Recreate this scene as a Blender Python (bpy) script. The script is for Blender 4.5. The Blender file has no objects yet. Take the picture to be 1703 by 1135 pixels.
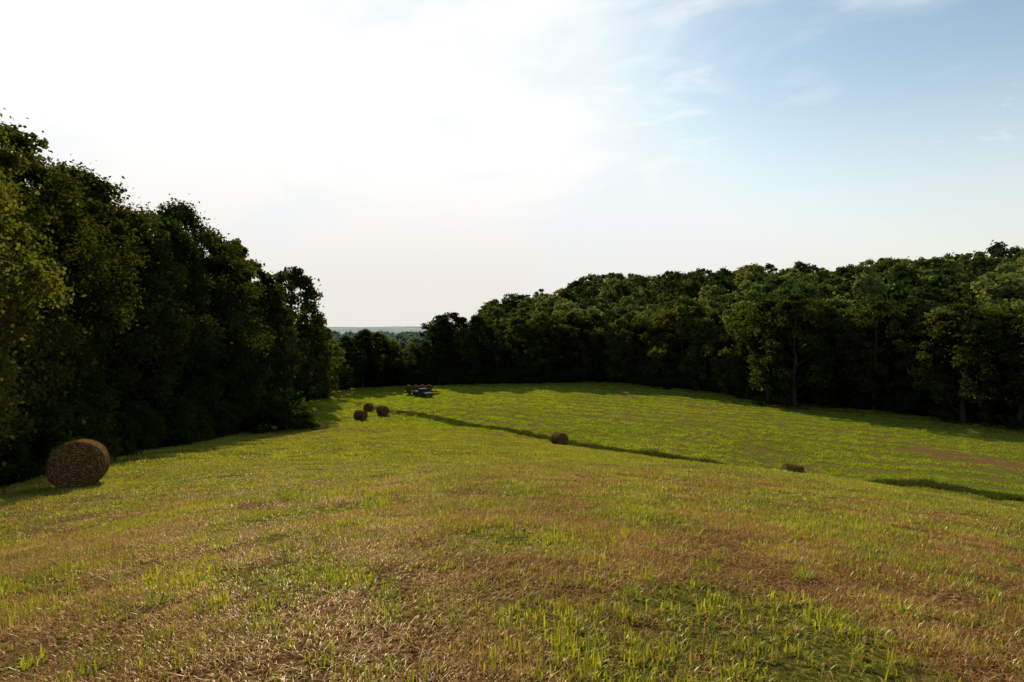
import bpy, math, random
import numpy as np
from mathutils import Vector, Matrix
rng = np.random.default_rng(7)
random.seed(7)
scene = bpy.context.scene
scene.view_settings.view_transform = 'Standard'; scene.view_settings.look = 'None'
scene.view_settings.exposure = 0; scene.view_settings.gamma = 1
EYE = 1.65
F = 946.0; CU = 851.5; HV = 545.0

# ------------------------------------------------------------------ noise
_tab = rng.random((256, 256))
def vnoise(x, y, s, seed=0):
    x = np.asarray(x, float) / s + 37.3 * seed + 1000; y = np.asarray(y, float) / s + 91.7 * seed + 1000
    xi = np.floor(x).astype(int); yi = np.floor(y).astype(int)
    fx = x - xi; fy = y - yi
    fx = fx * fx * (3 - 2 * fx); fy = fy * fy * (3 - 2 * fy)
    g = lambda a, b: _tab[a % 256, b % 256]
    return (g(xi, yi) * (1 - fx) + g(xi + 1, yi) * fx) * (1 - fy) + (g(xi, yi + 1) * (1 - fx) + g(xi + 1, yi + 1) * fx) * fy
def fbm(x, y, s, o=4, seed=0):
    t = 0; a = .5; n = 0
    for i in range(o):
        t = t + a * vnoise(x, y, s / 2 ** i, seed + i * 3); n += a; a *= .5
    return t / n
def sstep(a, b, x):
    t = np.clip((x - a) / (b - a), 0, 1); return t * t * (3 - 2 * t)

# ------------------------------------------------------------------ terrain control points (x,y,z relative to eye)
def P(u, v, Y): return ((u - CU) / F * Y, Y, -(v - HV) / F * Y)
def Q(u, Y, z): return ((u - CU) / F * Y, Y, z)
cp = [(0,0,-1.65),(-5,0,-2.1),(5,0,-1.95),(0,-12,-.9),(-15,-12,-2.2),(15,-12,-1.8),(0,-60,1),(-60,-60,-2),(60,-60,-4),
 (-30,0,-4.5),(30,0,-5.5),(60,0,-10),(-60,10,-6),
 Q(851,5,-2.15),Q(851,10,-3.0),Q(851,20,-4.85),Q(851,30,-6.75),Q(851,45,-9.5),Q(851,60,-11.8),Q(851,76,-14.0),
 Q(600,10,-3.2),Q(600,20,-5.0),Q(600,40,-8.2),Q(600,60,-11.1),P(600,699,85),P(612,686,97),
 Q(300,10,-3.3),Q(300,22,-5.5),
 Q(130,19,-5.4),Q(130,10,-3.7),Q(0,17,-5.1),P(300,745,38),P(450,718,58),P(520,712,62),P(470,662,115),P(530,675,95),
 Q(1080,10,-3.1),Q(1080,30,-6.95),Q(1080,45,-10.5),
 Q(1300,10,-3.3),Q(1300,20,-5.25),Q(1300,30,-7.75),Q(1300,38,-10.0),Q(1320,48,-13.15),Q(1300,56,-15.1),Q(1400,53,-14.9),Q(1400,30,-8.0),Q(1400,36,-9.75),Q(1200,42,-10.55),
 Q(1703,10,-3.7),Q(1703,20,-6.5),Q(1703,28,-9.3),Q(1703,35,-11.8),
 P(931,742,66),Q(931,45,-9.75),
 P(640,682,97),P(800,712,80),P(950,741,70),P(1160,770,60),P(1480,806,51),P(1703,832,46),
 P(590,665,118),P(700,658,122),P(750,645,138),P(1000,638,150),P(1300,668,116),P(1703,715,82),P(1200,720,78),P(1500,760,64),P(1703,790,55),P(900,690,95),P(1050,690,95),
 (-40,20,-6.5),(-45,50,-10),(-70,90,-11),(-80,30,-6),(-120,120,-10),(-60,150,-15),
 (90,60,-14),(110,100,-10),(90,140,-9),(40,190,-13),(-20,190,-17),(-90,220,-20),(20,260,-14),
 Q(1703,230,10),Q(1500,250,8),Q(1250,280,8.5),Q(1060,310,9),Q(930,340,4),Q(870,370,2),Q(800,400,-6),Q(700,420,-24),Q(500,420,-28),
 Q(1703,380,14),Q(1250,420,6),(200,100,4),(300,200,14),(-250,200,-16),(-250,-50,-5),(250,-50,-8),
]
cp = np.array(cp); S = 60.0
def tps_k(r2): return np.where(r2 > 1e-12, .5 * r2 * np.log(np.maximum(r2, 1e-12)), 0)
A = cp[:, :2] / S; n = len(A)
K = tps_k(((A[:, None] - A[None]) ** 2).sum(-1)) + np.eye(n) * 0.0008
Pm = np.hstack([np.ones((n, 1)), A])
M = np.zeros((n + 3, n + 3)); M[:n, :n] = K; M[:n, n:] = Pm; M[n:, :n] = Pm.T
W = np.linalg.solve(M, np.concatenate([cp[:, 2], np.zeros(3)]))
def height(x, y):
    x = np.atleast_1d(np.asarray(x, float)); y = np.atleast_1d(np.asarray(y, float))
    sh = x.shape; x = x.ravel(); y = y.ravel(); out = np.zeros(len(x))
    for i in range(0, len(x), 40000):
        xs = x[i:i + 40000] / S; ys = y[i:i + 40000] / S
        r2 = (xs[:, None] - A[None, :, 0]) ** 2 + (ys[:, None] - A[None, :, 1]) ** 2
        out[i:i + 40000] = tps_k(r2) @ W[:n] + W[n] + W[n + 1] * xs + W[n + 2] * ys
    out = np.clip(out, -32, 22)
    d = np.hypot(x, y - 100)
    far = -33 + 22 * sstep(1200, 3000, d) * (0.35 + .95 * fbm(x, y, 700, 3, 5)) + 25 * sstep(2500, 4500, d) * (.5 + .8 * fbm(x, y, 1000, 3, 15)) + 9 * (fbm(x, y, 160, 3, 9) - .5) * sstep(500, 900, d)
    w = sstep(380, 620, d)
    out = out * (1 - w) + far * w
    out = out + .10 * (fbm(x, y, 6, 3, 2) - .5) * sstep(300, 100, d) + .06 * (fbm(x, y, .9, 2, 4) - .5)
    return (out + EYE).reshape(sh)
def H1(x, y): return float(height(x, y)[0])
def grad(x, y, e=.4):
    return (height(x + e, y) - height(x - e, y)) / (2 * e), (height(x, y + e) - height(x, y - e)) / (2 * e)

strip1 = np.array([Q(u, Y, 0)[:2] for u, Y in [(575,112),(640, 97), (720, 88), (800, 80), (950, 70), (1160, 60), (1300, 56), (1480, 51), (1703, 46), (1900, 42)]])
lane = np.array([(24,124),(34, 108), (42, 90), (47, 75), (52, 58), (58, 46), (66,38)])
def dist_poly(x, y, pl):
    d = np.full(np.shape(x), 1e9)
    for a, b in zip(pl[:-1], pl[1:]):
        ab = b - a; t = np.clip(((x - a[0]) * ab[0] + (y - a[1]) * ab[1]) / (ab @ ab), 0, 1)
        d = np.minimum(d, np.hypot(x - a[0] - t * ab[0], y - a[1] - t * ab[1]))
    return d
def beyond_strip(x, y):
    yy = np.interp(x, strip1[:, 0], strip1[:, 1]); return y - yy
def rowphase(x, y):
    return (x * .58 + y * .81) + 5.0 * fbm(x, y, 60, 2, 8)
ROW = 4.4
def rowval(x, y): return (np.sin(rowphase(x, y) * 2 * math.pi / ROW) * .5 + .5) * (.55 + .45 * sstep(.3, .55, fbm(x, y, 14, 2, 12)))
def fieldmask(x, y): return sstep(0, 3, beyond_strip(x, y)) * sstep(-25, 0, x)
def lanemask(x, y):
    return sstep(3.0, .8, dist_poly(x, y, lane) + 1.8 * (fbm(x, y, 3, 2, 7) - .5)) * sstep(.22, .36, fbm(x, y, 10, 2, 14))
def dryness(x, y):
    f = fbm(x, y, 1.2, 4, 1) * .66 + fbm(x, y, 8, 2, 6) * .34
    d = sstep(.40, .60, f + .10 * sstep(9, 2.5, np.hypot(x - .8, y - 3)) + .03 * sstep(0, 6, x) * sstep(14, 6, y) - .05 * sstep(-1, -9, x) * sstep(25, 8, y))
    wl = np.sin((x + .18 * y + 1.5 * fbm(x, y, 15, 2, 40)) * 2 * math.pi / 3.4) * .5 + .5
    d = np.clip(d * .85 + .35 * wl ** 3 * sstep(.4, .6, fbm(x, y, 5, 2, 41)), 0, .92)
    df = np.clip(.02 + .22 * sstep(.4, .7, fbm(x, y, 9, 3, 13)), 0, 1)
    df = np.maximum(df, lanemask(x, y))
    d = d * (sstep(32, 7, y) * .74 + .26)
    fm_ = fieldmask(x, y)
    return d * (1 - fm_) + df * fm_

# ------------------------------------------------------------------ node helpers
def newmat(name):
    m = bpy.data.materials.new(name); m.use_nodes = True
    nt = m.node_tree; nt.nodes.clear()
    return m, nt, nt.nodes.new, nt.links.new
def ramp(N, pts):
    r = N('ShaderNodeValToRGB'); e = r.color_ramp.elements
    while len(e) < len(pts): e.new(.5)
    for k, (p, c) in zip(e, pts): k.position = p; k.color = (*c, 1)
    return r

def foliage_mat(name, c1, c2, c3, trans=.4, tcol=(1.6, 1.6, .7), scale=.25, gloss=0., wo=.3, wn=.6, wl=.4):
    m, nt, N, L = newmat(name)
    at = N('ShaderNodeAttribute'); at.attribute_name = 'rnd'
    oi = N('ShaderNodeObjectInfo')
    ge = N('ShaderNodeNewGeometry')
    no = N('ShaderNodeTexNoise'); no.inputs['Scale'].default_value = scale; no.inputs['Detail'].default_value = 2
    L(ge.outputs['Position'], no.inputs['Vector'])
    a = N('ShaderNodeMath'); a.operation = 'MULTIPLY_ADD'; a.inputs[1].default_value = wl; L(at.outputs['Fac'], a.inputs[0])
    b = N('ShaderNodeMath'); b.operation = 'MULTIPLY'; b.inputs[1].default_value = wo; L(oi.outputs['Random'], b.inputs[0])
    L(b.outputs[0], a.inputs[2])
    c = N('ShaderNodeMath'); c.operation = 'MULTIPLY_ADD'; c.inputs[1].default_value = wn; L(no.outputs['Fac'], c.inputs[0]); L(a.outputs[0], c.inputs[2])
    s = N('ShaderNodeMath'); s.operation = 'SUBTRACT'; s.inputs[1].default_value = (wo + wn + wl) / 2 - .5; L(c.outputs[0], s.inputs[0])
    r = ramp(N, [(0.1, c1), (.5, c2), (.95, c3)]); L(s.outputs[0], r.inputs[0])
    d = N('ShaderNodeBsdfDiffuse'); L(r.outputs[0], d.inputs['Color'])
    t = N('ShaderNodeBsdfTranslucent')
    mu = N('ShaderNodeMix'); mu.data_type = 'RGBA'; mu.blend_type = 'MULTIPLY'; mu.inputs['Factor'].default_value = 1
    L(r.outputs[0], mu.inputs['A']); mu.inputs['B'].default_value = (*tcol, 1)
    L(mu.outputs['Result'], t.inputs['Color'])
    m1 = N('ShaderNodeMixShader'); m1.inputs[0].default_value = trans; L(d.outputs[0], m1.inputs[1]); L(t.outputs[0], m1.inputs[2])
    last = m1
    if gloss:
        g = N('ShaderNodeBsdfGlossy'); g.inputs['Roughness'].default_value = .4; g.inputs['Color'].default_value = (.9, .85, .7, 1)
        m2 = N('ShaderNodeMixShader'); m2.inputs[0].default_value = gloss; L(m1.outputs[0], m2.inputs[1]); L(g.outputs[0], m2.inputs[2]); last = m2
    o = N('ShaderNodeOutputMaterial'); L(last.outputs[0], o.inputs[0])
    return m

lt = (2.9, 2.7, .9)
M_leaf = foliage_mat('leaf_green', (.009, .018, .006), (.025, .042, .011), (.080, .098, .024), .38, lt, .10, 0, .7, .5, .35)
M_leaf2 = foliage_mat('leaf_olive', (.013, .019, .006), (.035, .044, .012), (.092, .096, .028), .38, lt, .10, 0, .7, .5, .35)
M_hill = foliage_mat('leaf_hill_hazed_green', (.018, .034, .012), (.048, .074, .025), (.14, .165, .058), .34, (2.3, 2.2, 1.), .05, 0, .9, .4, .3)  # hill leaves lightened, slight distance haze painted into their colour
M_hill2 = foliage_mat('leaf_hill_hazed_olive', (.024, .034, .013), (.060, .074, .027), (.15, .165, .06), .34, (2.3, 2.2, 1.), .05, 0, .9, .4, .3)  # olive leaves, same haze lightening in the colour
M_haze = foliage_mat('leaf_distant_hazed', (.10, .14, .10), (.15, .20, .14), (.20, .25, .17), .3, (1.3, 1.3, 1.), .02)  # pale leaf colour with the atmospheric haze painted in
M_bush = foliage_mat('bush_green', (.010, .018, .006), (.022, .036, .009), (.05, .065, .016), .40, lt, .4)
M_gr = foliage_mat('grass_green', (.085, .115, .010), (.22, .25, .020), (.50, .46, .05), .44, (1.7, 1.55, .55), .5, .04)
M_dry = foliage_mat('grass_dry', (.12, .05, .014), (.39, .20, .055), (.80, .56, .23), .36, (1.2, 1.02, .65), 1.1, .04)
M_fgr = foliage_mat('grass_field', (.12, .18, .012), (.23, .295, .022), (.42, .44, .045), .46, (1.7, 1.6, .55), .12, .01)
M_tall = foliage_mat('grass_tall', (.035, .05, .010), (.065, .085, .016), (.13, .15, .03), .35, (1.3, 1.3, .7), .3)

def bark():
    m, nt, N, L = newmat('bark')
    no = N('ShaderNodeTexNoise'); no.inputs['Scale'].default_value = 6; no.inputs['Detail'].default_value = 5
    r = ramp(N, [(.3, (.025, .02, .015)), (.7, (.08, .065, .05))]); L(no.outputs['Fac'], r.inputs[0])
    d = N('ShaderNodeBsdfDiffuse'); L(r.outputs[0], d.inputs['Color'])
    o = N('ShaderNodeOutputMaterial'); L(d.outputs[0], o.inputs[0]); return m
M_bark = bark()

def simple(name, col, rough=.6, metal=0, var=.25, sc=5):
    m, nt, N, L = newmat(name)
    no = N('ShaderNodeTexNoise'); no.inputs['Scale'].default_value = sc; no.inputs['Detail'].default_value = 4
    r = ramp(N, [(.3, tuple(c * (1 - var) for c in col)), (.7, tuple(min(1, c * (1 + var)) for c in col))]); L(no.outputs['Fac'], r.inputs[0])
    p = N('ShaderNodeBsdfPrincipled'); L(r.outputs[0], p.inputs['Base Color']); p.inputs['Roughness'].default_value = rough; p.inputs['Metallic'].default_value = metal
    p.inputs['Specular IOR Level'].default_value = .1
    o = N('ShaderNodeOutputMaterial'); L(p.outputs[0], o.inputs[0]); return m

def ground_mat():
    m, nt, N, L = newmat('field_ground')
    ge = N('ShaderNodeNewGeometry')
    at = N('ShaderNodeAttribute'); at.attribute_name = 'dry'
    wd = N('ShaderNodeAttribute'); wd.attribute_name = 'wood'
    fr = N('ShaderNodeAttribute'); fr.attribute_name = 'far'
    n1 = N('ShaderNodeTexNoise'); n1.inputs['Scale'].default_value = 22; n1.inputs['Detail'].default_value = 6; n1.inputs['Roughness'].default_value = .75
    n2 = N('ShaderNodeTexNoise'); n2.inputs['Scale'].default_value = .9; n2.inputs['Detail'].default_value = 5
    L(ge.outputs['Position'], n1.inputs['Vector']); L(ge.outputs['Position'], n2.inputs['Vector'])
    g = ramp(N, [(.35, (.025, .030, .007)), (.5, (.10, .115, .016)), (.68, (.30, .28, .05))]); L(n1.outputs['Fac'], g.inputs[0])
    d = ramp(N, [(.35, (.025, .013, .007)), (.5, (.14, .07, .028)), (.68, (.50, .32, .13))]); L(n1.outputs['Fac'], d.inputs[0])
    ad = N('ShaderNodeMath'); ad.operation = 'MULTIPLY_ADD'; ad.inputs[1].default_value = .7; L(n2.outputs['Fac'], ad.inputs[0])
    sb = N('ShaderNodeMath'); sb.operation = 'SUBTRACT'; sb.inputs[1].default_value = .20; L(at.outputs['Fac'], sb.inputs[0]); L(sb.outputs[0], ad.inputs[2])
    ad.use_clamp = True
    mx = N('ShaderNodeMix'); mx.data_type = 'RGBA'; L(ad.outputs[0], mx.inputs['Factor']); L(g.outputs[0], mx.inputs['A']); L(d.outputs[0], mx.inputs['B'])
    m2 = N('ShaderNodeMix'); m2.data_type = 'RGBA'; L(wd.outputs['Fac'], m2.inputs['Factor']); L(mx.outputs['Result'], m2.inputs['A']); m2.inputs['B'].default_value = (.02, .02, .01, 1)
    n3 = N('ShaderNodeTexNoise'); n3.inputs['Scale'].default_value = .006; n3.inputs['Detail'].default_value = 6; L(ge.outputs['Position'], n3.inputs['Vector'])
    haze_col = ramp(N, [(.4, (.25, .30, .30)), (.6, (.38, .42, .40))]); L(n3.outputs['Fac'], haze_col.inputs[0])  # blue-grey aerial haze put into the base colour of far ground
    m3 = N('ShaderNodeMix'); m3.data_type = 'RGBA'; L(fr.outputs['Fac'], m3.inputs['Factor']); L(m2.outputs['Result'], m3.inputs['A']); L(haze_col.outputs[0], m3.inputs['B'])
    df = N('ShaderNodeBsdfDiffuse'); L(m3.outputs['Result'], df.inputs['Color'])
    bp = N('ShaderNodeBump'); bp.inputs['Strength'].default_value = .9; bp.inputs['Distance'].default_value = .06; L(n1.outputs['Fac'], bp.inputs['Height']); L(bp.outputs[0], df.inputs['Normal'])
    o = N('ShaderNodeOutputMaterial'); L(df.outputs[0], o.inputs[0]); return m
M_ground = ground_mat()

# ------------------------------------------------------------------ mesh from numpy
def mesh_np(name, co, faces_list, mats, matidx=None, attrs=None, smooth=False):
    me = bpy.data.meshes.new(name)
    me.vertices.add(len(co)); me.vertices.foreach_set('co', np.asarray(co, np.float32).ravel())
    loops = np.concatenate([f.ravel() for f in faces_list]).astype(np.int32)
    tot = np.concatenate([np.full(len(f), f.shape[1]) for f in faces_list]).astype(np.int32)
    st = np.concatenate([[0], np.cumsum(tot)[:-1]]).astype(np.int32)
    me.loops.add(len(loops)); me.loops.foreach_set('vertex_index', loops)
    me.polygons.add(len(tot)); me.polygons.foreach_set('loop_start', st); me.polygons.foreach_set('loop_total', tot)
    for m in mats: me.materials.append(m)
    if matidx is not None: me.polygons.foreach_set('material_index', np.asarray(matidx, np.int32))
    if smooth: me.polygons.foreach_set('use_smooth', np.ones(len(tot), bool))
    if attrs:
        for k, (dom, val) in attrs.items():
            a = me.attributes.new(k, 'FLOAT', dom); a.data.foreach_set('value', np.asarray(val, np.float32))
    me.update(calc_edges=True)
    return me
def link(ob): scene.collection.objects.link(ob); return ob

# ------------------------------------------------------------------ terrain
nx, ny = 520, 560
s = np.linspace(-1, 1, nx); xs = 8 * np.sinh(7.1 * s)
t = np.linspace(-.5, 1, ny); ys = 4 + 8 * np.sinh(7.3 * t)
XX, YY = np.meshgrid(xs, ys)
ZZ = height(XX, YY)
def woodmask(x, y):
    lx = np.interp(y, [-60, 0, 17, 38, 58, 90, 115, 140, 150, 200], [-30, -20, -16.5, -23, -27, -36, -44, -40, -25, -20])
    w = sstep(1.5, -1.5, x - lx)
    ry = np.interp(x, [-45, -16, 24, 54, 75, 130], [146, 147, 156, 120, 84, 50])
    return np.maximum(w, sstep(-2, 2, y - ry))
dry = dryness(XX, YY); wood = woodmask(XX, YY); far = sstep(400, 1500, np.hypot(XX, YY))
idx = np.arange(nx * ny).reshape(ny, nx)
q = np.stack([idx[:-1, :-1], idx[:-1, 1:], idx[1:, 1:], idx[1:, :-1]], -1).reshape(-1, 4)
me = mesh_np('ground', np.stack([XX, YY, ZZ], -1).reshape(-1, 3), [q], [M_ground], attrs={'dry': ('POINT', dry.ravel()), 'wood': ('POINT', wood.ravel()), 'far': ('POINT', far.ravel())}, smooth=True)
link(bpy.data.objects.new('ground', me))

# ------------------------------------------------------------------ instancing
def scatter(name, protos, x, y, rotz, scl, idxs, tilt=True, z=None):
    col = bpy.data.collections.new(name + '_source')
    for i, p in enumerate(protos):
        col.objects.link(bpy.data.objects.new('%s_%02d' % (name + '_part', i), p))
    if z is None: z = height(x, y)
    me = bpy.data.meshes.new(name + '_points'); k = len(x)
    me.vertices.add(k); me.vertices.foreach_set('co', np.stack([x, y, z], -1).astype(np.float32).ravel())
    rot = np.zeros((k, 3)); rot[:, 2] = rotz
    if tilt:
        gx, gy = grad(x, y); c = np.cos(rotz); sn = np.sin(rotz)
        rot[:, 0] = np.arctan(-gx * sn + gy * c); rot[:, 1] = -np.arctan(gx * c + gy * sn)
    a = me.attributes.new('rot', 'FLOAT_VECTOR', 'POINT'); a.data.foreach_set('vector', rot.astype(np.float32).ravel())
    a = me.attributes.new('scl', 'FLOAT_VECTOR', 'POINT'); a.data.foreach_set('vector', np.asarray(scl, np.float32).ravel())
    a = me.attributes.new('idx', 'INT', 'POINT'); a.data.foreach_set('value', np.asarray(idxs, np.int32))
    ob = link(bpy.data.objects.new(name, me))
    ng = bpy.data.node_groups.new(name + '_nodes', 'GeometryNodeTree')
    ng.interface.new_socket('Geometry', in_out='INPUT', socket_type='NodeSocketGeometry')
    ng.interface.new_socket('Geometry', in_out='OUTPUT', socket_type='NodeSocketGeometry')
    N = ng.nodes.new; L = ng.links.new
    gi = N('NodeGroupInput'); go = N('NodeGroupOutput'); ip = N('GeometryNodeInstanceOnPoints')
    ci = N('GeometryNodeCollectionInfo'); ci.inputs['Collection'].default_value = col
    ci.inputs['Separate Children'].default_value = True; ci.inputs['Reset Children'].default_value = True
    def na(nm, ty):
        q = N('GeometryNodeInputNamedAttribute'); q.data_type = ty; q.inputs['Name'].default_value = nm; return q.outputs['Attribute']
    er = N('FunctionNodeEulerToRotation'); L(na('rot', 'FLOAT_VECTOR'), er.inputs[0])
    L(gi.outputs[0], ip.inputs['Points']); L(ci.outputs[0], ip.inputs['Instance']); ip.inputs['Pick Instance'].default_value = True
    L(na('idx', 'INT'), ip.inputs['Instance Index']); L(er.outputs[0], ip.inputs['Rotation']); L(na('scl', 'FLOAT_VECTOR'), ip.inputs['Scale'])
    L(ip.outputs[0], go.inputs[0])
    md = ob.modifiers.new('scatter', 'NODES'); md.node_group = ng
    return ob

# ------------------------------------------------------------------ grass patches
def patch(name, nb, R, h0, h1, w, dryfrac, mats, lean=.6, tuft=0, spread=.10, pair=None):
    if tuft:
        tc = rng.normal(0, R * .5, (tuft, 2)); k = rng.integers(0, tuft, nb)
        p = tc[k] + rng.normal(0, R * spread, (nb, 2))
    else:
        r = R * np.sqrt(rng.random(nb)) * 1.1; a = rng.random(nb) * 2 * math.pi; p = np.stack([r * np.cos(a), r * np.sin(a)], -1)
    isdry = rng.random(nb) < dryfrac
    h = rng.uniform(h0, h1, nb) * np.where(isdry, .9, 1)
    az = rng.random(nb) * 2 * math.pi
    ln = np.abs(rng.normal(0, lean, nb)) * np.where(isdry, 1.9, 1.0) + np.where(isdry, .4, 0); ln = np.clip(ln, .05, 1.5)
    d = np.stack([np.cos(az), np.sin(az)], -1); sd = np.stack([-d[:, 1], d[:, 0]], -1)
    ww = w * rng.uniform(.6, 1.3, nb) * np.where(isdry, .75, 1)
    base = np.zeros((nb, 3)); base[:, :2] = p; base[:, 2] = np.where(isdry, rng.uniform(-.005, .02, nb), -.01)
    mid = base.copy(); mid[:, :2] += d * (h * .5 * np.sin(ln * .75))[:, None]; mid[:, 2] += h * .55 * np.cos(ln * .75)
    tip = mid.copy(); tip[:, :2] += d * (h * .5 * np.sin(ln * 1.3))[:, None]; tip[:, 2] += h * .5 * np.cos(ln * 1.3)
    tip[:, 2] = np.maximum(tip[:, 2], .005)
    s3 = np.zeros((nb, 3)); s3[:, :2] = sd * ww[:, None] * .5
    co = np.stack([base - s3, base + s3, mid + s3 * .9, mid - s3 * .9, tip], 1).reshape(-1, 3)
    b = np.arange(nb)[:, None] * 5
    quads = b + np.array([[0, 1, 2, 3]]); tris = b + np.array([[3, 2, 4]])
    mi = np.concatenate([isdry, isdry]).astype(int); rn = rng.random(nb)
    return mesh_np(name, co, [quads, tris], mats, mi, {'rnd': ('FACE', np.concatenate([rn, rn]))})

def wedge(n, y0, y1, pw=1.0, m=3, k=.98):
    y = (y0 ** (1 + pw) + (y1 ** (1 + pw) - y0 ** (1 + pw)) * rng.random(n)) ** (1 / (1 + pw))
    x = (rng.random(n) * 2 - 1) * (y * k + m); return x, y
def place(name, protos_g, protos_d, n, y0, y1, smin, smax, m=3, ymode=1.0, reject=None, gap=.5):
    x, y = wedge(n, y0, y1, ymode, m)
    keep = woodmask(x, y) < .6
    if reject is not None: keep &= reject(x, y)
    fm0 = fieldmask(x, y)
    keep &= rng.random(n) > gap * sstep(.56, .36, fbm(x, y, .8, 3, 60)) * (1 - fm0)
    keep &= rng.random(n) > .9 * fm0 * rowval(x, y) ** 2.0
    keep &= rng.random(n) > .85 * fm0 * lanemask(x, y)
    x = x[keep]; y = y[keep]
    dr = np.clip(dryness(x, y), 0, 1)
    isd = rng.random(len(x)) < (.06 + .82 * dr)
    ii = np.where(isd, len(protos_g) + rng.integers(0, len(protos_d), len(x)), rng.integers(0, len(protos_g), len(x)))
    fieldm = fieldmask(x, y)
    rw = rowval(x, y)
    hs = rng.uniform(smin, smax, len(x)) * (.45 + .8 * fbm(x, y, .7, 3, 21)) * (1 - fieldm * .7 * rw)
    ws = rng.uniform(.75, 1.25, len(x))
    sc = np.stack([ws, ws, hs], -1)
    return scatter(name, protos_g + protos_d, x, y, rng.random(len(x)) * 6.283, sc, ii, True)

gm = [M_gr, M_dry]
ng_ = [patch('gN%d' % i, 46, .15, .035, .10, .0095, .22, gm, 1.1, tuft=[0, 2, 3, 2][i], spread=.18) for i in range(4)]
nd_ = [patch('dN%d' % i, 62, .19, .03, .11, .0055, .87, gm, .95, tuft=[0, 4, 0][i], spread=.22) for i in range(3)]
place('grass', ng_, nd_, 13500, 1.2, 10, .6, 1.5, m=2, gap=.75)
mg_ = [patch('gM%d' % i, 65, .32, .03, .11, .015, .18, gm, 1.0, tuft=[0, 5, 7][i], spread=.14) for i in range(3)]
md_ = [patch('dM%d' % i, 70, .34, .03, .10, .011, .82, gm, .95, tuft=[0, 7, 0][i], spread=.2) for i in range(3)]
place('grass', mg_, md_, 15500, 9, 26, .6, 1.5, m=2, gap=.7)
cg_ = [patch('gC%d' % i, 90, .70, .04, .14, .034, .12, gm, .8, tuft=[0, 9, 13][i], spread=.12) for i in range(3)]
cd_ = [patch('dC%d' % i, 90, .70, .03, .10, .028, .75, gm, .9, tuft=[0, 12, 0][i]) for i in range(3)]
place('grass', cg_, cd_, 14500, 24, 80, .6, 1.6, m=2, reject=lambda x, y: fieldmask(x, y) < .8)
fm = [M_fgr, M_dry]
fg_ = [patch('gF%d' % i, 60, .50, .06, .22, .05, .04, fm, .6, tuft=[0, 8, 11][i]) for i in range(3)]
fd_ = [patch('dF%d' % i, 60, .50, .04, .12, .045, .75, fm, .9, tuft=[0, 10, 0][i]) for i in range(3)]
place('grass', fg_, fd_, 62000, 42, 160, .7, 1.5, m=2, reject=lambda x, y: (fieldmask(x, y) > .3) | (y > 75))

tg = [patch('tuft%d' % i, 55, .09, .07, .19, .011, .06, gm, 1.0, tuft=0) for i in range(3)]
x, y = wedge(2400, 1.8, 26, .7, 1); keep = (woodmask(x, y) < .3) & (fbm(x, y, 2.2, 3, 30) > .5 - .12 * sstep(2, -4, x)); x = x[keep]; y = y[keep]
sc = rng.uniform(.35, 1.1, len(x)); scatter('grass_tuft', tg, x, y, rng.random(len(x)) * 6.28, np.stack([sc, sc, sc * .8], -1), rng.integers(0, 3, len(x)))
st_ = [patch('straw%d' % i, 50, .22, .10, .26, .0045, 1., gm, 1.6, tuft=0) for i in range(3)]
x, y = wedge(2200, 1.5, 22, .8, 1); dd = dryness(x, y); keep = (rng.random(len(x)) < dd + .1) & (woodmask(x, y) < .3); x = x[keep]; y = y[keep]
scatter('loose_straw', st_, x, y, rng.random(len(x)) * 6.28, np.stack([np.ones(len(x))] * 2 + [np.full(len(x), .55)], -1), rng.integers(0, 3, len(x)))

tl = [patch('tall%d' % i, 130, .55, .25, .65, .03, .10, [M_tall, M_dry], .5, tuft=[0, 9][i]) for i in range(2)]
k = 1700; seg = rng.random(k) * (len(strip1) - 1); si = seg.astype(int); fr_ = seg - si
pp = strip1[si] * (1 - fr_)[:, None] + strip1[si + 1] * fr_[:, None]
pp = pp + rng.normal(0, .7, (k, 2)) + (fbm(pp[:, 0], pp[:, 1], 7, 2, 77)[:, None] - .5) * 2.0
sc = rng.uniform(.3, 1.1, k) * np.interp(pp[:, 0], [-32, -20, 0, 10, 24, 40], [.22, .42, .75, .95, 1.0, .8]) * (.3 + 1.2 * fbm(pp[:, 0], pp[:, 1], 3, 2, 3))
scatter('tall_grass', tl, pp[:, 0], pp[:, 1], rng.random(k) * 6.28, np.stack([np.ones(k), np.ones(k), sc], -1), rng.integers(0, 2, k))

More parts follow.
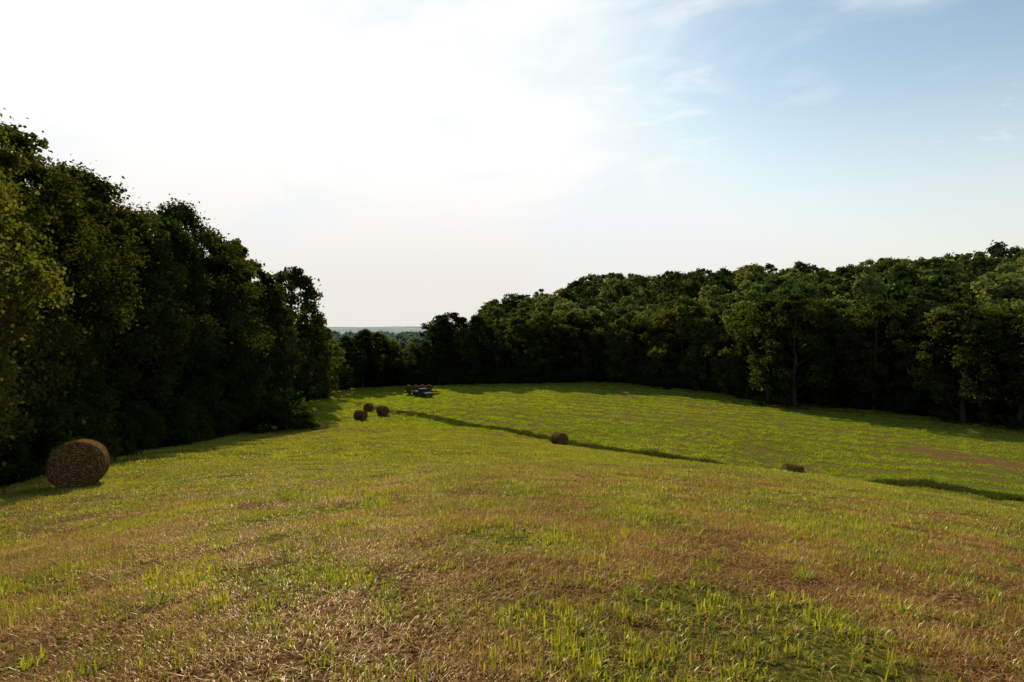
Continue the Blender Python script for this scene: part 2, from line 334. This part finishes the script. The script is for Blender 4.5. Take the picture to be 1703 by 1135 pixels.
# ------------------------------------------------------------------ trees
def tube(pts, rads, sides=6):
    pts = np.array(pts, float); k = len(pts); V = []
    for i in range(k):
        tdir = pts[min(i + 1, k - 1)] - pts[max(i - 1, 0)]; tdir /= np.linalg.norm(tdir) + 1e-9
        a = np.cross(tdir, [0.3, 1, .1]); a /= np.linalg.norm(a) + 1e-9; b = np.cross(tdir, a)
        th = np.arange(sides) * 2 * math.pi / sides
        V.append(pts[i] + rads[i] * (np.cos(th)[:, None] * a + np.sin(th)[:, None] * b))
    V = np.concatenate(V); Fc = []
    for i in range(k - 1):
        for j in range(sides):
            Fc.append([i * sides + j, i * sides + (j + 1) % sides, (i + 1) * sides + (j + 1) % sides, (i + 1) * sides + j])
    return V, np.array(Fc)
def leaves(cent, crad, per, size, squash=.75):
    nC = len(cent); k = nC * per
    d = rng.normal(0, 1, (k, 3)); d /= np.linalg.norm(d, axis=1)[:, None]
    rr = rng.random(k) ** .5
    c = np.repeat(cent, per, 0); cr = np.repeat(crad, per)
    off = d * (rr * cr)[:, None]; off[:, 2] *= squash
    off *= (1 + .55 * np.abs(rng.normal(0, 1, k)) * (rng.random(k) < .25))[:, None]
    pos = c + off
    nrm = d * .5 + rng.normal(0, .6, (k, 3)) + np.array([0, 0, .45]); nrm /= np.linalg.norm(nrm, axis=1)[:, None]
    tmp = rng.normal(0, 1, (k, 3)); a = np.cross(nrm, tmp); a /= np.linalg.norm(a, axis=1)[:, None]; b = np.cross(nrm, a)
    sz = size * rng.uniform(.6, 1.35, k)
    A_ = a * sz[:, None] * .5; B_ = b * sz[:, None] * .33
    bend = nrm * (sz * .08)[:, None]
    co = np.stack([pos - A_ - bend, pos + B_ * 1.0 - A_ * .1, pos + A_ - bend, pos - B_ - A_ * .1], 1).reshape(-1, 3)
    q = (np.arange(k)[:, None] * 4 + np.arange(4)[None])
    rn = np.clip(rng.random(k) * .7 + np.repeat(rng.random(nC), per) * .3, 0, 1)
    return co, q, rn
def make_tree(name, H=20., R=5.2, z0=.10, ncl=90, per=330, size=.23, crad=(.9, 1.9), tm=.5, nl=16, mat=None, lobes=7, low=.45):
    V = []; Fq = []; off = 0
    def addt(p, r, sd=6):
        nonlocal off
        v, f = tube(p, r, sd); V.append(v); Fq.append(f + off); off += len(v)
    lean = rng.normal(0, .03, 2)
    kk = 9; tp = []
    for i in range(kk):
        z = H * .86 * i / (kk - 1); tp.append([lean[0] * z + rng.normal(0, .1) * (i > 0), lean[1] * z + rng.normal(0, .1) * (i > 0), z - .3 * (i == 0)])
    r0 = .018 * H
    addt(tp, [r0 * (1.35 if i == 0 else 1) * (1 - i / kk) ** .8 + .03 for i in range(kk)], 8)
    la = rng.random(lobes) * 6.283; lz = rng.random(lobes); ls = rng.uniform(.2, .6, lobes)
    def env(t, a):
        base = math.sqrt(max(0, 1 - ((t - tm) / (1 - tm)) ** 2)) if t > tm else 1 - low * ((tm - t) / tm) ** 2
        l = 0
        for i in range(lobes):
            l = l + ls[i] * np.exp(-((t - lz[i]) / .15) ** 2) * max(0, math.cos(a - la[i])) ** 2
        return R * base * (.68 + l)
    cents = []; rads = []
    for i in range(ncl):
        tt = rng.random() ** .8; a = rng.random() * 6.283; rr = env(tt, a) * rng.uniform(.3, 1.0) ** .5
        if rng.random() < .10: rr *= rng.uniform(1.05, 1.25)
        z = H * (z0 + (1 - z0) * tt * .95)
        cents.append([rr * math.cos(a) + lean[0] * z, rr * math.sin(a) + lean[1] * z, z + rng.normal(0, .3)])
        rads.append(rng.uniform(*crad) * (1 - .3 * tt))
    cents = np.array(cents); rads = np.array(rads)
    order = rng.permutation(ncl)[:nl * 2]
    for c in cents[order]:
        zz = max(.08 * H, min(c[2] - np.hypot(c[0], c[1]) * rng.uniform(.4, .9), H * .8))
        s0 = np.array([lean[0] * zz, lean[1] * zz, zz]); m_ = (s0 * .5 + c * .5) + rng.normal(0, .25, 3) + [0, 0, -.2]
        rb = r0 * .38 * (1 - zz / H) + .03
        addt([s0, s0 * .75 + c * .25 + rng.normal(0, .1, 3), m_, c], [rb, rb * .75, rb * .5, .02], 5)
    co, q_, rn = leaves(cents, rads, per, size)
    nb = sum(len(f) for f in Fq)
    allco = np.concatenate(V + [co]); qq = np.concatenate(Fq + [q_ + off])
    mi = np.concatenate([np.ones(nb), np.zeros(len(q_))]); rn = np.concatenate([np.full(nb, .5), rn])
    return mesh_np(name, allco, [qq], [mat or M_leaf, M_bark], mi, {'rnd': ('FACE', rn)})

near = [make_tree('tree_near_%d' % i, 20, [4.8, 5.6, 4.6, 5.2][i], [.05, .08, .04, .06][i], 165, 230, .26, (.6, 1.5), [.5, .42, .6, .5][i], 20, [M_leaf, M_leaf2][i % 2]) for i in range(4)]
mid = [make_tree('tree_mid_%d' % i, 20, [5.2, 6.2, 4.4, 5.6, 5.0, 6.4][i], .03, 125, 105, .48, (.7, 1.7), [.5, .62, .45, .66, .4, .7][i], 12, [M_leaf, M_leaf2][i % 2]) for i in range(6)]
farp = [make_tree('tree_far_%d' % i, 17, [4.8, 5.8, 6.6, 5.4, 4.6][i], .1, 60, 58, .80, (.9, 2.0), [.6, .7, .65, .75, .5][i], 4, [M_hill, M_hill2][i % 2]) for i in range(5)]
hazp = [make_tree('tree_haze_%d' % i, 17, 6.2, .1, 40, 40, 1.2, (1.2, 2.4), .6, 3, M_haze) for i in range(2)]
under = [make_tree('bush_%d' % i, 3.2, 1.9, .02, 26, 170, .20, (.45, .8), .5, 5, M_bush) for i in range(3)]

def tree(protos, x, y, h, wide=1., name='oak_tree', baseH=20.):
    p = protos[rng.integers(0, len(protos))]
    ob = link(bpy.data.objects.new(name, p)); sc = h / baseH
    ob.location = (x, y, H1(x, y) - .15); ob.rotation_euler = (0, 0, rng.random() * 6.28)
    w = sc * wide * rng.uniform(.88, 1.15); ob.scale = (w, w, sc); return ob
def tree_uv(u, Y, vtop, protos, wide=1., dx=0, dy=0):
    x = (u - CU) / F * Y + dx; y = Y + dy
    h = (HV - vtop) / F * Y + EYE - H1((u - CU) / F * Y, Y); tree(protos, x, y, h * .97, wide)
L1 = [(-130, 17, 120), (-60, 21, 110), (-14, 25, 155), (30, 29, 225), (85, 33, 300), (145, 38, 248), (205, 42, 322), (250, 47, 342), (292, 53, 312), (340, 60, 374), (385, 67, 385), (415, 74, 415), (447, 82, 468), (482, 92, 432), (510, 104, 495), (528, 116, 520), (544, 128, 550)]
for u, Y, v in L1:
    pr = near if Y < 62 else mid
    tree_uv(u, Y, v, pr, 1.0 if Y > 30 else .95)
    for r in range(1, 4):
        tree_uv(u, Y, v + 17 * r + rng.normal(0, 8), mid, 1.1, dx=-7.5 * r + rng.normal(0, 1), dy=rng.normal(0, 2.5) + 1.5 * r)
C1 = [(572, 138, 556), (603, 143, 533), (628, 146, 545), (655, 150, 572), (682, 152, 566), (708, 152, 566), (738, 150, 520), (768, 152, 534), (797, 154, 520), (828, 156, 538), (862, 157, 525), (895, 157, 516), (930, 156, 524), (962, 156, 506), (995, 155, 518), (1030, 152, 525), (1065, 148, 515), (1100, 143, 508), (1137, 138, 502), (1172, 132, 520), (1210, 126, 545), (1245, 120, 510), (1280, 112, 486), (1322, 108, 482), (1365, 109, 505), (1410, 108, 508), (1455, 102, 490), (1505, 100, 502), (1555, 96, 525), (1605, 88, 500), (1655, 87, 530), (1700, 82, 505), (1760, 79, 500), (1820, 77, 490)]
for u, Y, v in C1:
    tree_uv(u, Y, v + rng.normal(0, 4), mid, 1.08)
    if u > 730:
        for r in range(1, 3):
            tree_uv(u, Y, v + 6 + rng.normal(0, 12), mid, 1.1, dx=rng.normal(0, 2) + (3.5 * r if u > 1150 else 0), dy=6 * r + rng.normal(0, 1.5))
    elif u > 590: tree_uv(u, Y, v + 10, mid, 1.1, dx=rng.normal(0, 1), dy=5)
gx_, gy_ = np.meshgrid(np.arange(-20, 430, 9.2), np.arange(100, 480, 9.2))
xs_ = (gx_ + rng.uniform(-3.9, 3.9, gx_.shape)).ravel(); ys_ = (gy_ + rng.uniform(-3.9, 3.9, gx_.shape)).ravel()
ryy = np.interp(xs_, [-45, -16, 24, 54, 75, 130, 500], [165, 167, 176, 140, 104, 70, 60])
g_ = height(xs_, ys_)
keep = (ys_ > ryy) & (xs_ < ys_ * 1.15) & (xs_ > -.06 * ys_) & (g_ - EYE > -15.5)
xs_, ys_ = xs_[keep], ys_[keep]
sc = rng.uniform(.62, 1.32, len(xs_)) * (.82 + .36 * fbm(xs_, ys_, 35, 2, 50))
wd_ = sc * rng.uniform(.95, 1.25, len(xs_))
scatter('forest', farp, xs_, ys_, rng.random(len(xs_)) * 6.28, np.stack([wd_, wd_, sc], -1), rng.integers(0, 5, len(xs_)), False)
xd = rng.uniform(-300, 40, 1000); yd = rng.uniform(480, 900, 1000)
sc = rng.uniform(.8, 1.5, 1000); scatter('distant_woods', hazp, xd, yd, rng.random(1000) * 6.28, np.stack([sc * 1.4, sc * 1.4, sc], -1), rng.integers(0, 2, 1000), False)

ex = []
for yv in np.arange(4, 130, .8):
    lx = float(np.interp(yv, [-60, 0, 17, 38, 58, 90, 115, 140], [-30, -20, -16.5, -23, -27, -36, -44, -40]))
    for j in range(2): ex.append((lx - 1.2 - rng.random() * 3.0, yv + rng.normal(0, .5), rng.uniform(.4, 1.1)))
for xv in np.arange(-45, 100, .5):
    ry = float(np.interp(xv, [-45, -16, 24, 54, 75, 130], [146, 147, 156, 120, 84, 50]))
    ex.append((xv, ry + 1 + rng.random() * 3, rng.uniform(.5, 1.8)))
ex = np.array(ex); scatter('undergrowth', under, ex[:, 0], ex[:, 1], rng.random(len(ex)) * 6.28, np.stack([ex[:, 2] * 1.1, ex[:, 2] * 1.1, ex[:, 2]], -1), rng.integers(0, 3, len(ex)), False)
for (u, Y, h) in [(462, 58, 3.3), (490, 60, 2.7), (503, 61, 2.0), (445, 57, 3.4)]:
    x = (u - CU) / F * Y; tree(under, x, Y, h, 1.1, 'bush', 3.2)

# ------------------------------------------------------------------ hay bales
def bale_mat():
    m, nt, N, L = newmat('hay')
    tc = N('ShaderNodeTexCoord'); se = N('ShaderNodeSeparateXYZ'); L(tc.outputs['Object'], se.inputs[0])
    cb = N('ShaderNodeCombineXYZ'); L(se.outputs['Y'], cb.inputs[1]); L(se.outputs['Z'], cb.inputs[2])
    ln = N('ShaderNodeVectorMath'); ln.operation = 'LENGTH'; L(cb.outputs[0], ln.inputs[0])
    no = N('ShaderNodeTexNoise'); no.inputs['Scale'].default_value = 3; no.inputs['Detail'].default_value = 4; L(tc.outputs['Object'], no.inputs['Vector'])
    a = N('ShaderNodeMath'); a.operation = 'MULTIPLY_ADD'; a.inputs[1].default_value = .12; L(no.outputs['Fac'], a.inputs[0]); L(ln.outputs['Value'], a.inputs[2])
    w = N('ShaderNodeMath'); w.operation = 'MULTIPLY'; w.inputs[1].default_value = 75; L(a.outputs[0], w.inputs[0])
    sn = N('ShaderNodeMath'); sn.operation = 'SINE'; L(w.outputs[0], sn.inputs[0])
    mp = N('ShaderNodeMapping'); mp.inputs['Scale'].default_value = (40, 9, 9); L(tc.outputs['Object'], mp.inputs[0])
    n2 = N('ShaderNodeTexNoise'); n2.inputs['Scale'].default_value = 1.5; n2.inputs['Detail'].default_value = 6; L(mp.outputs[0], n2.inputs['Vector'])
    b = N('ShaderNodeMath'); b.operation = 'MULTIPLY_ADD'; b.inputs[1].default_value = .06; L(sn.outputs[0], b.inputs[0]); L(n2.outputs['Fac'], b.inputs[2])
    r = ramp(N, [(.25, (.03, .018, .007)), (.5, (.10, .058, .021)), (.8, (.38, .23, .085))]); L(b.outputs[0], r.inputs[0])
    d = N('ShaderNodeBsdfDiffuse'); L(r.outputs[0], d.inputs['Color'])
    bp = N('ShaderNodeBump'); bp.inputs['Strength'].default_value = .8; bp.inputs['Distance'].default_value = .03; L(b.outputs[0], bp.inputs['Height']); L(bp.outputs[0], d.inputs['Normal'])
    o = N('ShaderNodeOutputMaterial'); L(d.outputs[0], o.inputs[0]); return m
M_hay = bale_mat()
M_straw = foliage_mat('straw', (.04, .024, .009), (.11, .066, .022), (.26, .165, .06), .2, (1.3, 1.1, .8), 3)
def bale_mesh(name, D, Ln, straw=2600):
    R = D / 2; seg = 56
    prof = [(-Ln / 2 - .02, 0.0), (-Ln / 2 - .015, R * .3), (-Ln / 2 - .01, R * .6), (-Ln / 2, R * .85), (-Ln / 2 + .02, R * .95), (-Ln / 2 + .07, R)]
    prof += [(x, R * (1.0 + .012 * math.sin(x * 40))) for x in np.linspace(-Ln / 2 + .15, Ln / 2 - .15, 12)]
    prof += [(-a, b) for a, b in prof[:6][::-1]]
    V = []
    for (x, r) in prof:
        for j in range(seg):
            a = 2 * math.pi * j / seg; rr = r * (1 + .018 * math.sin(3 * a + x * 3) + .012 * math.sin(7 * a + 5 * x)) + rng.normal(0, .006)
            yy, zz = rr * math.cos(a), rr * math.sin(a)
            zz = zz * .985 if zz > 0 else max(zz, -R * .955)
            V.append((x + rng.normal(0, .008), yy, zz))
    V = np.array(V); k = len(prof); Fq = []
    for i in range(k - 1):
        for j in range(seg): Fq.append([i * seg + j, i * seg + (j + 1) % seg, (i + 1) * seg + (j + 1) % seg, (i + 1) * seg + j])
    off = len(V); ns = straw
    cap = rng.random(ns) < .45; a = rng.random(ns) * 6.283
    rr = np.where(cap, R * np.sqrt(rng.random(ns)), R * 1.005); xx = np.where(cap, np.sign(rng.random(ns) - .5) * (Ln / 2 + .015), (rng.random(ns) - .5) * Ln)
    p = np.stack([xx, rr * np.cos(a), rr * np.sin(a)], -1); p[:, 2] = np.maximum(p[:, 2], -R * .95)
    nr = np.where(cap[:, None], np.stack([np.sign(xx), 0 * xx, 0 * xx], -1), np.stack([0 * xx, np.cos(a), np.sin(a)], -1))
    tg_ = np.stack([0 * xx, -np.sin(a), np.cos(a)], -1) + rng.normal(0, .35, (ns, 3)) + nr * rng.uniform(0, .6, ns)[:, None]
    tg_ /= np.linalg.norm(tg_, axis=1)[:, None]; ln = rng.uniform(.05, .2, ns)[:, None]
    sd = np.cross(tg_, nr); sd /= np.linalg.norm(sd, axis=1)[:, None] + 1e-6; wd = .003
    co = np.stack([p - sd * wd, p + sd * wd, p + tg_ * ln + sd * wd * .5 + nr * .01, p + tg_ * ln - sd * wd * .5 + nr * .01], 1).reshape(-1, 3)
    Fs = np.arange(ns)[:, None] * 4 + np.arange(4)[None] + off
    mi = np.concatenate([np.zeros(len(Fq)), np.ones(ns)]); rn = np.concatenate([np.zeros(len(Fq)), rng.random(ns)])
    return mesh_np(name, np.concatenate([V, co]), [np.array(Fq), Fs], [M_hay, M_straw], mi, {'rnd': ('FACE', rn)})
BM = [bale_mesh('bale_a', 1.62, 1.4, 3000), bale_mesh('bale_b', 1.55, 1.45)]
def bale(u, Y, ang, k=1, sc=1., z=None, name='hay_bale'):
    x = (u - CU) / F * Y; ob = link(bpy.data.objects.new(name, BM[k])); r = (.81, .775)[k] * sc
    gx, gy = grad(np.array([x]), np.array([Y])); ca, sa = math.cos(ang), math.sin(ang)
    tilt = -math.atan(gx[0] * ca + gy[0] * sa)
    ob.rotation_euler = (0, tilt, ang); ob.scale = (sc,) * 3
    ob.location = (x, Y, (H1(x, Y) + r * .93) if z is None else z); return ob
bale(128, 19.3, math.radians(-60), 0, 1.0)
bale(612, 97, math.radians(-85)); bale(636, 91, math.radians(-40)); bale(599, 84, math.radians(-20))
bale(931, 66, math.radians(-58)); bale(1321, 48, math.radians(-10))

# ------------------------------------------------------------------ truck + trailer with bales
import bmesh
M_paint = simple('grey_paint', (.04, .038, .035), .8, 0, .08); M_dark = simple('dark_metal', (.03, .03, .03), .8); M_rub = simple('rubber', (.02, .02, .02), .9)
M_rim = simple('rim_metal', (.08, .08, .075), .8); M_hood = simple('pale_paint', (.11, .10, .08), .9, 0, .05)
M_glass = simple('window_glass', (.015, .015, .015), .5); M_wood = simple('deck_wood', (.06, .042, .025), .95)
def prism(name, poly, w, mat, parent, bev=.04, y0=0.):
    bm = bmesh.new(); a = [bm.verts.new((p[0], y0 - w / 2, p[1])) for p in poly]; b = [bm.verts.new((p[0], y0 + w / 2, p[1])) for p in poly]
    bm.faces.new(a); bm.faces.new(b[::-1])
    for i in range(len(a)): j = (i + 1) % len(a); bm.faces.new([a[j], a[i], b[i], b[j]])
    bmesh.ops.recalc_face_normals(bm, faces=bm.faces)
    if bev: bmesh.ops.bevel(bm, geom=bm.edges[:], offset=bev, segments=2, affect='EDGES')
    me = bpy.data.meshes.new(name); bm.to_mesh(me); bm.free(); me.materials.append(mat)
    ob = link(bpy.data.objects.new(name, me)); ob.parent = parent; return ob
def wheel(name, x, y, r, parent, w=.25):
    bm = bmesh.new(); bmesh.ops.create_cone(bm, cap_ends=True, segments=24, radius1=r, radius2=r, depth=w)
    bmesh.ops.bevel(bm, geom=bm.edges[:], offset=.03, segments=2, affect='EDGES')
    me = bpy.data.meshes.new(name); bm.to_mesh(me); bm.free(); me.materials.append(M_rub)
    ob = link(bpy.data.objects.new(name, me)); ob.rotation_euler = (math.pi / 2, 0, 0); ob.location = (x, y, r); ob.parent = parent
    bm = bmesh.new(); bmesh.ops.create_cone(bm, cap_ends=True, segments=20, radius1=r * .55, radius2=r * .5, depth=w + .03)
    me = bpy.data.meshes.new(name + '_rim'); bm.to_mesh(me); bm.free(); me.materials.append(M_rim)
    o2 = link(bpy.data.objects.new(name + '_rim', me)); o2.rotation_euler = (math.pi / 2, 0, 0); o2.location = (x, y, r); o2.parent = parent
tr = link(bpy.data.objects.new('pickup_truck', None))
prism('body', [(-2.6, .5), (2.6, .5), (2.65, .95), (1.15, 1.12), (-2.6, 1.12)], 1.85, M_paint, tr)
prism('hood', [(1.25, 1.10), (2.5, .96), (2.5, 1.0), (1.25, 1.14)], 1.5, M_hood, tr, .01)
prism('cab', [(-.75, 1.1), (1.2, 1.1), (.62, 1.75), (-.6, 1.78)], 1.62, M_paint, tr)
prism('side_windows', [(-.55, 1.18), (.95, 1.18), (.52, 1.66), (-.48, 1.68)], 1.66, M_glass, tr, .01)
prism('windshield', [(1.05, 1.2), (1.15, 1.2), (.70, 1.70), (.60, 1.70)], 1.45, M_glass, tr, .01)
prism('bed_liner', [(-2.5, 1.10), (-.85, 1.10), (-.85, 1.14), (-2.5, 1.14)], 1.6, M_dark, tr, .0)
prism('bumper', [(2.6, .42), (2.78, .42), (2.78, .62), (2.6, .62)], 1.8, M_rim, tr, .02)
for i, (wx, wy) in enumerate([(1.65, .85), (1.65, -.85), (-1.6, .85), (-1.6, -.85)]): wheel('wheel_%d' % (i + 1), wx, wy, .38, tr)
tx, ty = (703 - CU) / F * 119, 119; tr.location = (tx, ty, H1(tx, ty)); tr.rotation_euler = (0, 0, math.radians(-50))
fl = link(bpy.data.objects.new('flatbed_trailer', None))
prism('deck', [(-3.4, .58), (3.4, .58), (3.4, .70), (-3.4, .70)], 2.3, M_wood, fl, .01)
prism('frame', [(-3.3, .42), (4.4, .42), (4.4, .57), (-3.3, .57)], .9, M_dark, fl, .01)
prism('headboard', [(3.25, .71), (3.37, .71), (3.37, 1.6), (3.25, 1.6)], 2.2, M_dark, fl, .01)
for i, (wx, wy) in enumerate([(-1.4, 1.0), (-1.4, -1.0), (-2.3, 1.0), (-2.3, -1.0)]): wheel('wheel_%d' % (i + 1), wx, wy, .30, fl)
fx, fy = (699 - CU) / F * 124, 124; fz = H1(fx, fy); fl.location = (fx, fy, fz); fa = math.radians(8); fl.rotation_euler = (0, 0, fa)
for i in range(4):
    lx = -2.55 + i * 1.46; ob = link(bpy.data.objects.new('hay_bale', BM[1])); ob.scale = (.9,) * 3
    ob.location = (fx + lx * math.cos(fa), fy + lx * math.sin(fa), fz + .70 + .66); ob.rotation_euler = (0, 0, fa + math.radians(90))

# ------------------------------------------------------------------ light
SAZ = -22.0; SEL = 30.0
az = math.radians(SAZ); el = math.radians(SEL)
sd = Vector((math.sin(az) * math.cos(el), math.cos(az) * math.cos(el), math.sin(el)))
sl = bpy.data.lights.new('sun', 'SUN'); sl.energy = 5.0; sl.angle = math.radians(.6); sl.color = (1, .86, .60)
so = link(bpy.data.objects.new('sun', sl)); so.rotation_euler = sd.to_track_quat('Z', 'Y').to_euler(); so.location = (0, 0, 60)
w = bpy.data.worlds.new('World'); scene.world = w; w.use_nodes = True; nt = w.node_tree; nt.nodes.clear(); N = nt.nodes.new; L = nt.links.new
sky = N('ShaderNodeTexSky'); sky.sky_type = 'NISHITA'; sky.sun_disc = False; sky.sun_elevation = el; sky.sun_rotation = az
sky.air_density = 1.2; sky.dust_density = 1.4; sky.ozone_density = 1.5; sky.altitude = 100
tc = N('ShaderNodeTexCoord')
def vdot(vec, out=tc.outputs['Generated']):
    d = N('ShaderNodeVectorMath'); d.operation = 'DOT_PRODUCT'; d.inputs[1].default_value = vec; L(out, d.inputs[0]); return d.outputs['Value']
def mr(val, a, b, c=0., d=1.):
    m = N('ShaderNodeMapRange'); m.interpolation_type = 'SMOOTHSTEP'; m.inputs[1].default_value = a; m.inputs[2].default_value = b; m.inputs[3].default_value = c; m.inputs[4].default_value = d; L(val, m.inputs[0]); return m.outputs[0]
def mth(op, a, b):
    m = N('ShaderNodeMath'); m.operation = op
    for i, v in enumerate((a, b)):
        if isinstance(v, (int, float)): m.inputs[i].default_value = v
        else: L(v, m.inputs[i])
    return m.outputs[0]
mp = N('ShaderNodeMapping'); mp.inputs['Scale'].default_value = (1.6, 1.6, 4.5); mp.inputs['Rotation'].default_value = (.0, .25, .3); L(tc.outputs['Generated'], mp.inputs[0])
cn = N('ShaderNodeTexNoise'); cn.inputs['Scale'].default_value = 1.6; cn.inputs['Detail'].default_value = 8; cn.inputs['Roughness'].default_value = .55; cn.inputs['Distortion'].default_value = .4; L(mp.outputs[0], cn.inputs['Vector'])
mp2 = N('ShaderNodeMapping'); mp2.inputs['Scale'].default_value = (2.5, 2.5, 9); mp2.inputs['Rotation'].default_value = (.1, -.35, .3); L(tc.outputs['Generated'], mp2.inputs[0])
cn2 = N('ShaderNodeTexNoise'); cn2.inputs['Scale'].default_value = 2.4; cn2.inputs['Detail'].default_value = 7; cn2.inputs['Roughness'].default_value = .6; cn2.inputs['Distortion'].default_value = .8; L(mp2.outputs[0], cn2.inputs['Vector'])
def dirv(u, v):
    d = Vector(((u - CU) / F, 1, (HV - v) / F)); return d.normalized()
big = mr(vdot(dirv(450, 150)), .76, .97)
wisp = mth('MAXIMUM', mr(vdot(dirv(1070, 222)), .985, .9995), mth('MAXIMUM', mr(vdot(dirv(960, 285)), .980, .999), mth('MAXIMUM', mr(vdot(dirv(1600, 285)), .988, .9998), mr(vdot(dirv(1335, 183)), .9975, 1.0, 0., .4))))
wf = mth('MULTIPLY', wisp, mr(cn2.outputs['Fac'], .40, .70, 0., .6))
sp = N('ShaderNodeSeparateXYZ'); L(tc.outputs['Generated'], sp.inputs[0])
c1 = mth('ADD', cn.outputs['Fac'], mth('MULTIPLY', big, .34))
mask = mth('MAXIMUM', mth('MAXIMUM', mr(c1, .52, .86), wf), mr(sp.outputs['Z'], .42, -.04, 0., .9))
br = N('ShaderNodeMix'); br.data_type = 'RGBA'; br.blend_type = 'MULTIPLY'; br.inputs['Factor'].default_value = 1; L(sky.outputs[0], br.inputs['A']); br.inputs['B'].default_value = (1.03, 1.05, .94, 1)
dk = N('ShaderNodeMix'); dk.data_type = 'RGBA'; dk.blend_type = 'DARKEN'; dk.inputs['Factor'].default_value = 1; L(br.outputs['Result'], dk.inputs['A']); dk.inputs['B'].default_value = (5.5, 6.0, 6.3, 1)
hz = N('ShaderNodeMix'); hz.data_type = 'RGBA'; L(mr(sp.outputs['Z'], .0, .35), hz.inputs['Factor']); hz.inputs['A'].default_value = (5.7, 5.4, 4.95, 1); hz.inputs['B'].default_value = (7.1, 7.1, 7.0, 1)
cm = N('ShaderNodeMix'); cm.data_type = 'RGBA'; L(mth('MULTIPLY', mask, .95), cm.inputs['Factor']); L(dk.outputs['Result'], cm.inputs['A']); L(hz.outputs['Result'], cm.inputs['B'])
bg = N('ShaderNodeBackground'); bg.inputs['Strength'].default_value = .15; L(cm.outputs['Result'], bg.inputs['Color'])
wo = N('ShaderNodeOutputWorld'); L(bg.outputs[0], wo.inputs[0])

# ------------------------------------------------------------------ camera
cd = bpy.data.cameras.new('camera'); cd.lens = 20; cd.sensor_width = 36; cd.clip_start = .05; cd.clip_end = 20000
co = link(bpy.data.objects.new('camera', cd)); co.location = (0, 0, EYE)
co.rotation_euler = (math.radians(90 - 1.36), 0, 0); scene.camera = co
